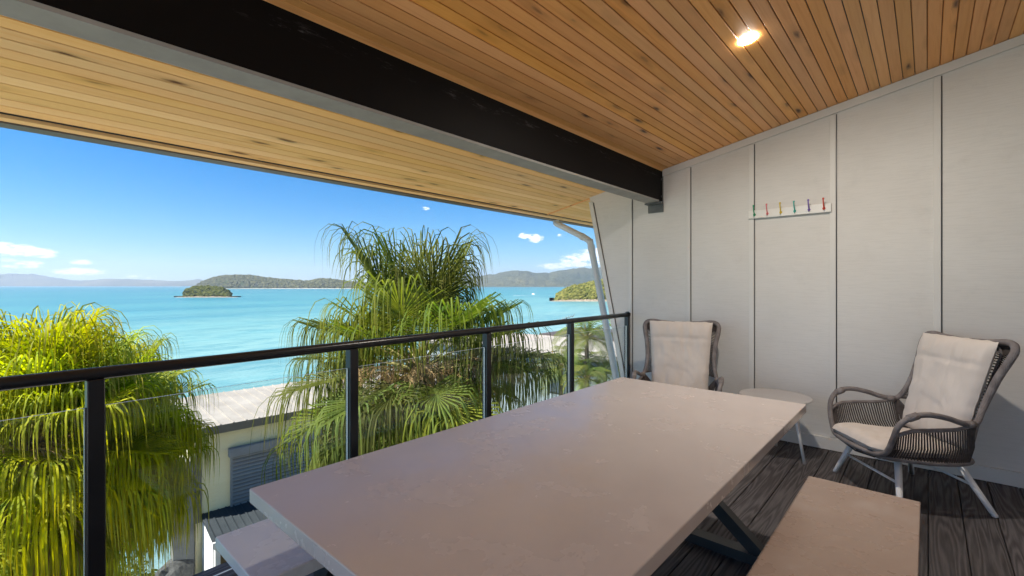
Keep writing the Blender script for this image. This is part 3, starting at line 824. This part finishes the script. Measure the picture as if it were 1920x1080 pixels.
m = MB(); m.box(.061, .085, -.26, HL+.2, -.19, .01); part('fascia', m, M_fasc)
for k in range(26):
    m = MB() if k == 0 else m
    if k == 0: m.prism([(-.099, 0), (-.066, 0), (-.088, .098), (-.099, .098)], -.1, HL); cme = m.mesh('weatherboard', M_cream)
    if -.30-.1*k > -3.0: obj('weatherboard', cme, house, (0, 0, -.30-.1*k))
sh = obj('roller_shutter', None, house, (-.07, .68, -.80))
m = MB(); m.box(0, .16, -.10, 2.75, -.06, .16); part('shutter_box', m, M_shut, sh, .015)
for k in range(14):
    if k == 0:
        m = MB(); m.prism([(.0, 0), (.030, .006), (.044, .030), (.040, .052), (.012, .080), (.0, .082)], 0, 2.65); sme = m.mesh('slat', M_shut)
    obj('slat', sme, sh, (.02, 0, -.15-.094*k))
m = MB(); m.box(.0, .06, -.05, 0, -1.44, -.06); part('guide_rail', m, M_shut, sh)
m = MB(); m.box(.0, .06, 2.65, 2.70, -1.44, -.06); part('guide_rail', m, M_shut, sh)
m = MB(); m.box(.0, .018, 0, 2.65, -1.46, -.07); part('backing', m, M_dark, sh)
m = MB(); m.box(-.09, -.04, -.12, .02, -2.3, -.62); part('corner_post', m, M_gutter)
# lower ribbed roof and its little porch
lz = -2.28
m = MB(); m.prism([(-.075, lz+.16), (1.25, lz), (1.25, lz-.04), (-.075, lz+.12)], .0, 4.2); part('lower_roof', m, M_dkroof)
rb = MB()
for k in range(26): y = .04+.16*k; rb.prism([(-.07, lz+.158), (1.24, lz), (1.24, lz+.02), (-.07, lz+.18)], y, y+.03)
part('lower_roof_ribs', rb, M_dkroof)
m = MB(); m.box(1.251, 1.31, -.02, 4.2, lz-.12, lz+.005); part('lower_fascia', m, M_trim)
m = MB(); m.box(-.05, 1.10, .03, .08, -5.5, lz-.03); part('side_wall', m, M_white)
m = MB(); m.box(1.12, 1.22, .05, .15, -5.5, lz-.05); m.box(1.07, 1.27, .0, .2, lz-.16, lz-.052); part('porch_post', m, M_trim)
m = MB(); m.box(.55, .60, .2, 3.5, -5.5, lz-.08); part('porch_wall', m, mottled('brown_timber', (.16, .09, .035), (.26, .16, .06), 4, .6))
m = MB(); m.box(-.35, -.02, -.55, -.13, -6, -.75); part('pillar', m, mottled('grey_render', (.16, .16, .155), (.24, .24, .23), 4, .8, .2, .3))

# house on the right with pale roof
hb = thing('house', 'low house with pale hipped roof and blue grey wall behind the small feather palms', 'house', (-9.6, 16.9, -1.64), R(4))
m = MB(); m.box(-12, 0, .3, 5.0, -5.2, -.12); part('wall', m, mottled('pale_blue_render', (.20, .25, .28), (.25, .30, .33), 2, .7), hb)
m = MB()
ro = [(-12.4, -.05, -.06), (.4, -.05, -.06), (.4, 5.4, -.06), (-12.4, 5.4, -.06)]; rg = [(-9.5, 2.6, .42), (-2.4, 2.6, .42)]
m.quad(ro[0], ro[1], rg[1], rg[0]); m.quad(ro[2], ro[3], rg[0], rg[1]); m.quad(ro[1], ro[2], rg[1], rg[1]); m.quad(ro[3], ro[0], rg[0], rg[0]); m.quad(ro[3], ro[2], ro[1], ro[0])
m.f = [f if len(set(m.v[i] for i in f)) == 4 else f[:3] for f in m.f]
part('roof', m, M_roofp, hb)
m = MB(); m.box(-12.45, .45, -.10, -.052, -.17, -.04); part('gutter', m, M_fasc, hb)
for k in range(3):
    m = MB(); m.box(-10.2+3.4*k, -8.9+3.4*k, .27, .298, -1.9, -.75); f_ = part('window', m, M_dark, hb)
    m = MB(); m.box(-10.13+3.4*k, -8.97+3.4*k, .255, .268, -1.83, -.82); part('pane', m, NT('window_glass', .1, .6, (.06, .08, .10)).mat, f_)
hc = thing('house', 'dark roofed house glimpsed behind the pale roofed one', 'house', (-9.8, 25.0, -1.9), R(4))
m = MB(); m.box(-9, 8, 0, 5, -4, -.05); part('wall', m, M_cream, hc)
m = MB(); m.prism([(-9.4, -.04), (8.4, -.04), (8.4, .10), (-9.4, .10)], -.4, 5.4); part('roof', m, mottled('dark_tile', (.06, .05, .05), (.10, .085, .08), 3, .7), hc)
an = thing('tv_antenna', 'thin metal television antenna standing above the pale roof', 'antenna', px(1062, 630, 21))
m = MB(); m.tube([(0, 0, -.3), (0, 0, .85)], .018, 6); obj('mast', m.mesh('mast', M_bracket), an)
m = MB(); dr_ = rgt
m.tube([Vector((0, 0, .82))-dr_*.65-Vector((0, 0, .2)), Vector((0, 0, .82))+dr_*.35+Vector((0, 0, .1))], .012, 5); obj('boom', m.mesh('boom', M_bracket), an)
m = MB()
for k in range(8):
    q = Vector((0, 0, .82))+dr_*(-.6+.13*k)+Vector((0, 0, -.185+.04*k)); m.tube([q-Vector((.05, .05, .1)), q+Vector((.05, .05, .1))], .007, 4)
obj('elements', m.mesh('elements', M_bracket), an)

# ------------------------------------------------------------------ ground, shrubs
SEA = -13.6
def terrain():
    m = MB(); nx, ny = 90, 80; x0, x1, y0, y1 = -46, 14, -50, 90
    for j in range(ny+1):
        for i in range(nx+1):
            x = x0+(x1-x0)*i/nx; y = y0+(y1-y0)*j/ny
            f = max(0, min(1, (x+2+y*.05)/8)); s = max(0, min(1, (-x-14-.08*y)/19)); s = s*s*(3-2*s)
            z = GZ + 1.2*f - s*(8.5) + .35*noise.noise(Vector((x*.25, y*.25, 0)))
            m.v.append((x, y, z))
    for j in range(ny):
        for i in range(nx):
            a = j*(nx+1)+i; m.f.append((a, a+1, a+nx+2, a+nx+1)); m.m.append(0)
    n = NT('garden_soil_and_sand', .9, .2); co = n.coord('Object'); sp = n.n('SeparateXYZ'); tc = n.n('TexCoord'); n.l(tc.outputs['Object'], sp.inputs[0])
    g = n.ramp(n.noise(co, 1.4, 6, .6), [(.3, (.09, .10, .04)), (.5, (.22, .20, .14)), (.75, (.32, .29, .24))])
    sand = n.ramp(n.noise(co, .6, 4), [(.3, (.42, .37, .29)), (.7, (.52, .47, .39))])
    k = n.n('MapRange'); n.l(sp.outputs[2], k.inputs[0]); k.inputs[1].default_value = -10.5; k.inputs[2].default_value = -12.2
    bounce_patch = n.ramp(n.noise(co, 2.5, 5), [(.3, (.40, .37, .32)), (.7, (.52, .49, .44))])  # pale ground patch below the balcony, added to bounce sun onto the soffit
    ky = n.n('MapRange'); n.l(sp.outputs[1], ky.inputs[0]); ky.inputs[1].default_value = 4.5; ky.inputs[2].default_value = 3.5
    kx = n.n('MapRange'); n.l(sp.outputs[0], kx.inputs[0]); kx.inputs[1].default_value = -10.0; kx.inputs[2].default_value = -9.0
    g = n.mix(n.math('MULTIPLY', kx.outputs[0], ky.outputs[0]), g, bounce_patch)
    n.col(n.mix(k.outputs[0], g, sand)); n.bump(n.noise(co, 9, 5), .8, .08)
    tag(obj('ground', m.mesh('ground', n.mat, smooth=True)), kind='structure')
terrain()
def shrubs(name, label, spots, seed, mat, per=1500):
    r = random.Random(seed)
    m = MB()
    for (x, y, z, rad, h) in spots:
        for k in range(per):
            a = r.uniform(0, 6.28); el = math.asin(r.uniform(-.15, 1)); q = r.uniform(.6, 1.0)*(1+.25*noise.noise(Vector((math.cos(a)*2, math.sin(a)*2, el*2+x))))
            c = Vector((x+math.cos(a)*math.cos(el)*rad*q, y+math.sin(a)*math.cos(el)*rad*q, z+math.sin(el)*h*q))
            u = Vector((r.uniform(-1, 1), r.uniform(-1, 1), r.uniform(-.6, .6))).normalized(); v = u.cross(Vector((r.uniform(-1, 1), r.uniform(-1, 1), r.uniform(-1, 1)))).normalized()
            l = r.uniform(.06, .13); w_ = l*.3
            m.quad(c-u*l, c+v*w_, c+u*l, c-v*w_)
    return tag(obj(name, m.mesh(name, mat)), label, kind='stuff')
sp_ = []
r = random.Random(3)
for k in range(26):
    q = Vector((r.uniform(-15.5, -9.5), r.uniform(-4, 3.0), GZ-.2)); sp_.append((q.x, q.y, GZ-.2, r.uniform(.7, 1.3), r.uniform(.7, 1.5)))
for k in range(22):
    sp_.append((r.uniform(-9, -3.4), r.uniform(3.5, 16), GZ+.0, r.uniform(.8, 1.4), r.uniform(1.0, 2.4)))
shrubs('garden_shrubs', 'dense green garden shrubs under the palms', sp_, 4, M_shrub, 1400)
# rock by the pillar
rk = MB(); 
import bmesh
def rockmesh(seed, mat):
    bm = bmesh.new(); bmesh.ops.create_icosphere(bm, subdivisions=3, radius=1)
    for v in bm.verts: v.co *= 1+.35*noise.noise(v.co*1.3+Vector((seed, 0, 0)))+.08*noise.noise(v.co*5)
    me = bpy.data.meshes.new('rock'); bm.to_mesh(me); bm.free(); me.materials.append(mat); return me
ro_ = tag(obj('rock', rockmesh(2, mottled('grey_rock', (.05, .05, .05), (.12, .12, .115), 5, .9, .2, .6, 14)), None, px(322, 1085, 10.8), None, (.35, .4, .45)), 'dark grey boulder at the foot of the grey pillar of the house', 'rock')

# ------------------------------------------------------------------ sea
def seamat():
    n = NT('turquoise_sea', .30, .22); co = n.coord('Object')
    tc = n.n('TexCoord'); sp = n.n('SeparateXYZ'); n.l(tc.outputs['Object'], sp.inputs[0])
    dist = n.math('ADD', n.math('MULTIPLY', sp.outputs[0], -1), n.math('MULTIPLY', sp.outputs[1], -.28))    # metres offshore, skewed to paint sky glint as paler water at right
    band = n.noise(n.coord('Object', (.004, .0016, 1)), 1.0, 5, .6, .6)
    dd = n.math('ADD', dist, n.math('MULTIPLY', n.math('SUBTRACT', band, .5), 90))
    lg = n.math('LOGARITHM', n.math('MAXIMUM', dd, 8), 10)
    k = n.n('MapRange'); n.l(lg, k.inputs[0]); k.inputs[1].default_value = 1.2; k.inputs[2].default_value = 3.4
    c = n.ramp(k.outputs[0], [(.0, (.34, .42, .37)), (.25, (.22, .37, .34)), (.44, (.18, .345, .305)), (.62, (.085, .25, .235)), (1.0, (.048, .17, .175))])
    pt = n.noise(n.coord('Object', (.012, .004, 1)), 1, 6, .65, .4)
    c = n.mix(n.ramp(pt, [(.35, .55), (.58, 0.0)]), c, (.014, .13, .18))
    rp_ = n.noise(n.coord('Object', (.30, .10, 1)), 1, 6, .7)
    c = n.mix(n.ramp(rp_, [(.38, .55), (.56, 0.0)]), c, (.03, .17, .20))
    c = n.mix(n.ramp(n.noise(n.coord('Object', (.02, .007, 1), 0), 1.7, 5, .6), [(.52, 0.0), (.72, .35)]), c, (.10, .32, .33))
    n.col(c)
    w1 = n.noise(n.coord('Object', (.45, .16, 1)), 1, 6, .62); w2 = n.noise(co, .9, 5, .6)
    b = n.n('Bump'); b.inputs['Strength'].default_value = .55; b.inputs['Distance'].default_value = .35
    n.l(n.math('ADD', w1, n.math('MULTIPLY', w2, .5)), b.inputs['Height']); n.l(b.outputs[0], n.b.inputs['Normal'])
    return n.mat
m = MB(); B = 26000; m.quad((-B, -B, SEA), (B*.6, -B, SEA), (B*.6, B, SEA), (-B, B, SEA))
tag(obj('sea', m.mesh('sea', seamat())), kind='structure')

# ------------------------------------------------------------------ islands and hills
def land(name, prof, t, depth, mat, rough, ns, seed, ridge=.42, nd=26, sub=4, zoomn=1.0):
    """prof: [(photo x, photo y of the skyline)]; a relief of real depth standing in the sea at forward distance t"""
    m = MB(); xs = []
    for (a, ya), (b, yb) in zip(prof[:-1], prof[1:]):
        n = max(2, int((b-a)/1.6)) if t > 900 else max(3, int((b-a)/1.1))
        for k in range(n):
            f = k/n; xx = a+(b-a)*f; jt = min(1, max(0, 534-ya)/6)*(noise.noise(Vector((xx*.09, seed, 0)))*1.3+noise.noise(Vector((xx*.3, seed, 4)))*.6)
            xs.append((xx, ya+(yb-ya)*f+jt))
    xs.append(prof[-1]); nx = len(xs)
    for j in range(nd+1):
        g = j/nd; tt = t + depth*(g)
        for (x, y) in xs:
            u = (x-960)/F; p = fwd*tt + rgt*(u*tt)
            hgt = max(0, EYE + (535-y)/F*(t+depth*ridge) - SEA)
            s = (math.sin(min(1, g/ridge)*math.pi/2) if g < ridge else math.cos((g-ridge)/(1-ridge)*math.pi/2))
            q = Vector((p.x, p.y, 0))/ns
            nn = noise.fractal(q+Vector((seed, 0, 0)), 1.0, 2.0, 5)
            nf = noise.noise(q*9)
            z = SEA - .02*hgt + hgt*max(0, s)**.8*(1+.28*nn*(1-.6*s)) + (nn*.0 + nf*rough)*min(1, hgt*s/20)
            m.v.append((p.x, p.y, z))
    for j in range(nd):
        for i in range(nx-1):
            a = j*nx+i; m.f.append((a, a+1, a+nx+1, a+nx)); m.m.append(0)
    return tag(obj(name, m.mesh(name, mat, smooth=True)), kind='structure')
def hillmat(name, c1, c2, c3, sc, grass=.55):
    n = NT(name, .95, .1); co = n.coord('Object', (1/sc,)*3)
    a = n.noise(co, 1.3, 6, .65); b = n.noise(co, 14, 4, .7)
    c = n.ramp(a, [(.35, c1), (grass, c2), (.75, c3)])
    c = n.mix(n.ramp(b, [(.35, .6), (.6, 0.0)]), c, tuple(x*.5 for x in c1)); n.col(c); n.bump(b, .8, sc*.05); return n.mat
M_h1 = hillmat('far_hill', (.035, .05, .02), (.09, .09, .035), (.2, .17, .08), 900)
M_h2 = hillmat('island_forest', (.028, .045, .014), (.06, .075, .022), (.15, .135, .05), 160, .6)
M_h3 = hillmat('headland_scrub', (.04, .06, .015), (.10, .12, .03), (.24, .2, .10), 30, .5)
land('hills', [(-60, 520), (-20, 514), (20, 513), (60, 514), (85, 517), (120, 523), (150, 526), (180, 524), (200, 522), (240, 523), (270, 525), (310, 526), (345, 526.5), (358, 525), (372, 523), (385, 527), (420, 529), (470, 531), (560, 533)], 7200, 2500, M_h1, 12, 1500, 3)
land('mountains', [(830, 531), (862, 522), (885, 520), (905, 516), (935, 513), (960, 508), (985, 507), (1005, 511), (1030, 511), (1060, 505), (1090, 503), (1120, 500), (1160, 500), (1220, 498), (1300, 505), (1400, 515)], 4400, 1800, M_h1, 14, 700, 8)
land('island', [(355, 540), (368, 536), (380, 529), (395, 523), (412, 519), (430, 517), (455, 516.5), (475, 518), (500, 522), (530, 525), (555, 526), (575, 528), (592, 525), (605, 523), (622, 524), (640, 527), (670, 530), (700, 533), (740, 538), (760, 541)], 2050, 500, M_h2, 7, 130, 5)
land('islet', [(326, 558), (340, 556.5), (346, 551), (352, 543), (362, 540), (380, 538), (398, 539), (415, 540), (424, 545), (430, 551), (434, 555.5), (445, 557), (452, 558)], 585, 60, M_h2, 1.0, 22, 2)
land('headland', [(1030, 563), (1042, 561), (1046, 553), (1058, 545), (1072, 538), (1088, 535), (1105, 531), (1125, 527), (1160, 522), (1220, 515)], 440, 120, M_h3, 1.6, 30, 9)
# tree canopies on the nearer land, and a rocky fringe
def canopy(name, label, x0, x1, skyline, t, depth, n, rad, seed, mat, ybase):
    r = random.Random(seed); m = MB()
    bm = bmesh.new(); bmesh.ops.create_icosphere(bm, subdivisions=1, radius=1); V = [v.co.copy() for v in bm.verts]; Fc = [tuple(v.index for v in f.verts) for f in bm.faces]; bm.free()
    for k in range(n):
        x = r.uniform(x0, x1); g = r.uniform(0.02, .42)
        ys = None
        for (a, ya), (b, yb) in zip(skyline[:-1], skyline[1:]):
            if a <= x <= b: ys = ya+(yb-ya)*(x-a)/(b-a)
        if ys is None: continue
        tt = t+depth*g; H = (EYE+(535-ys)/F*(t+depth*.42)-SEA)
        if H < 2.2: continue
        z = SEA + H*math.sin(g/.42*math.pi/2)**.8 - rad*.2; c = fwd*tt+rgt*((x-960)/F*tt); rr = rad*r.choice((.5, .7, .9, 1.1, 1.5))*r.uniform(.85, 1.15)
        i = len(m.v); sd_ = r.uniform(0, 99)
        for v in V: 
            q = v*(1+.45*noise.noise(v*1.7+Vector((sd_, 0, 0)))); m.v.append((c.x+q.x*rr, c.y+q.y*rr, z+q.z*rr*.8))
        for f in Fc: m.f.append(tuple(i+a for a in f)); m.m.append(0)
    return tag(obj(name, m.mesh(name, mat)), label, kind='stuff')
def treemat(name, c1, c2, sc):
    n = NT(name, .9, .1); co = n.coord('Object'); n.col(n.ramp(n.noise(co, sc, 4, .7), [(.35, c1), (.65, c2)])); n.bump(n.noise(co, sc*6, 3), 1.0, .6); return n.mat
canopy('islet_trees', 'dense trees covering the small islet', 346, 430, [(340, 556.5), (346, 551), (352, 543), (362, 540), (380, 538), (398, 539), (415, 540), (424, 545), (430, 551), (434, 555.5)], 585, 60, 1300, 2.4, 4, treemat('islet_tree', (.016, .030, .008), (.12, .125, .03), .35), 557)
canopy('headland_trees', 'scrub and trees covering the nearby headland', 1042, 1150, [(1042, 561), (1046, 553), (1058, 545), (1072, 538), (1088, 535), (1105, 531), (1125, 527), (1160, 522)], 440, 120, 900, 2.2, 5, treemat('headland_tree', (.03, .045, .01), (.20, .19, .05), .3), 563)
canopy('island_trees', 'forest canopy on the long island', 368, 740, [(355, 540), (368, 536), (380, 529), (395, 523), (412, 519), (430, 517), (455, 516.5), (475, 518), (500, 522), (530, 525), (555, 526), (575, 528), (592, 525), (605, 523), (622, 524), (640, 527), (670, 530), (700, 533), (740, 538)], 2050, 500, 5000, 6.5, 6, treemat('island_tree', (.022, .035, .012), (.13, .12, .045), .09), 541)
def shore(name, x0, x1, t, depth, seed, mat, h=1.2):
    r = random.Random(seed); m = MB(); nx, nd = 90, 8
    for j in range(nd+1):
        for i in range(nx+1):
            x = x0+(x1-x0)*i/nx; f = i/nx; g = j/nd
            ed = math.sin(f*math.pi)**.5*math.sin(g*math.pi)**.7
            tt = t+depth*(g-.2); p = fwd*tt+rgt*((x-960)/F*tt)
            m.v.append((p.x, p.y, SEA-.5+(h+.5)*ed*(1+.5*noise.noise(Vector((x*.3, g*5, seed))))))
    for j in range(nd):
        for i in range(nx):
            a = j*(nx+1)+i; m.f.append((a, a+1, a+nx+2, a+nx+1)); m.m.append(0)
    return tag(obj(name, m.mesh(name, mat, smooth=True)), kind='structure')
M_shore = mottled('rocky_shore', (.15, .12, .09), (.36, .30, .22), .3, .9, .2, .5, 2)
M_sand = mottled('sandy_shore', (.42, .38, .32), (.52, .48, .42), .3, .9, .2, .3, 2)
shore('rocky_shore', 322, 452, 575, 30, 1, M_shore, .9)
shore('rocky_shore', 1028, 1180, 432, 26, 2, M_shore, 1.5)
shore('beach', 380, 760, 2035, 40, 3, M_sand, 1.6)

# boats, only specks with white wakes
def boat(x, y, label):
    t_ = (EYE-SEA)/((y-535)/F); b_ = px(x, y, t_)
    t = thing('boat', label, 'boat', b_, R(20), 'boats on the bay')
    m = MB(); m.prism([(-2.6, .0), (2.2, .0), (3.2, 1.0), (-2.7, .9)], -1.0, 1.0); obj('hull', m.mesh('hull', M_white), t)
    m = MB(); m.prism([(-1.6, .95), (1.0, .95), (.5, 2.0), (-1.4, 2.0)], -.7, .7); obj('cabin', m.mesh('cabin', M_white), t)
boat(1000, 552, 'small white boat crossing the bay right of the tall palm')
def wake(x0, x1, y, w_):
    t_ = (EYE-SEA)/((y-535)/F); m = MB(); a, b = px(x0, y, t_), px(x1, y, t_); d = fwd*w_
    n = 20
    for k in range(n):
        p, q = a.lerp(b, k/n), a.lerp(b, (k+1)/n); wa, wb = (1-k/n)*.9+.1, (1-(k+1)/n)*.9+.1
        m.quad((p.x-d.x*wa, p.y-d.y*wa, SEA+.05), (q.x-d.x*wb, q.y-d.y*wb, SEA+.05), (q.x+d.x*wb, q.y+d.y*wb, SEA+.05), (p.x+d.x*wa, p.y+d.y*wa, SEA+.05))
    tag(obj('wake', m.mesh('wake', plain('foam', (.7, .75, .75), .8))), 'white foam trail on the bay behind the small boat', kind='stuff')
wake(962, 1000, 554, 5)

# ------------------------------------------------------------------ haze
hz = MB(); hz.box(-11000, 2500, -9000, 11500, SEA-1.0, 420)
hm = bpy.data.materials.new('haze_air'); hm.use_nodes = True; t = hm.node_tree; t.nodes.clear()
o = t.nodes.new('ShaderNodeOutputMaterial'); v = t.nodes.new('ShaderNodeVolumePrincipled')
v.inputs['Color'].default_value = (.66, .80, 1, 1); v.inputs['Density'].default_value = .00009; v.inputs['Anisotropy'].default_value = .2
t.links.new(v.outputs[0], o.inputs['Volume'])
tag(obj('haze', hz.mesh('haze', hm)), 'thin blue sea haze over the bay', kind='stuff')
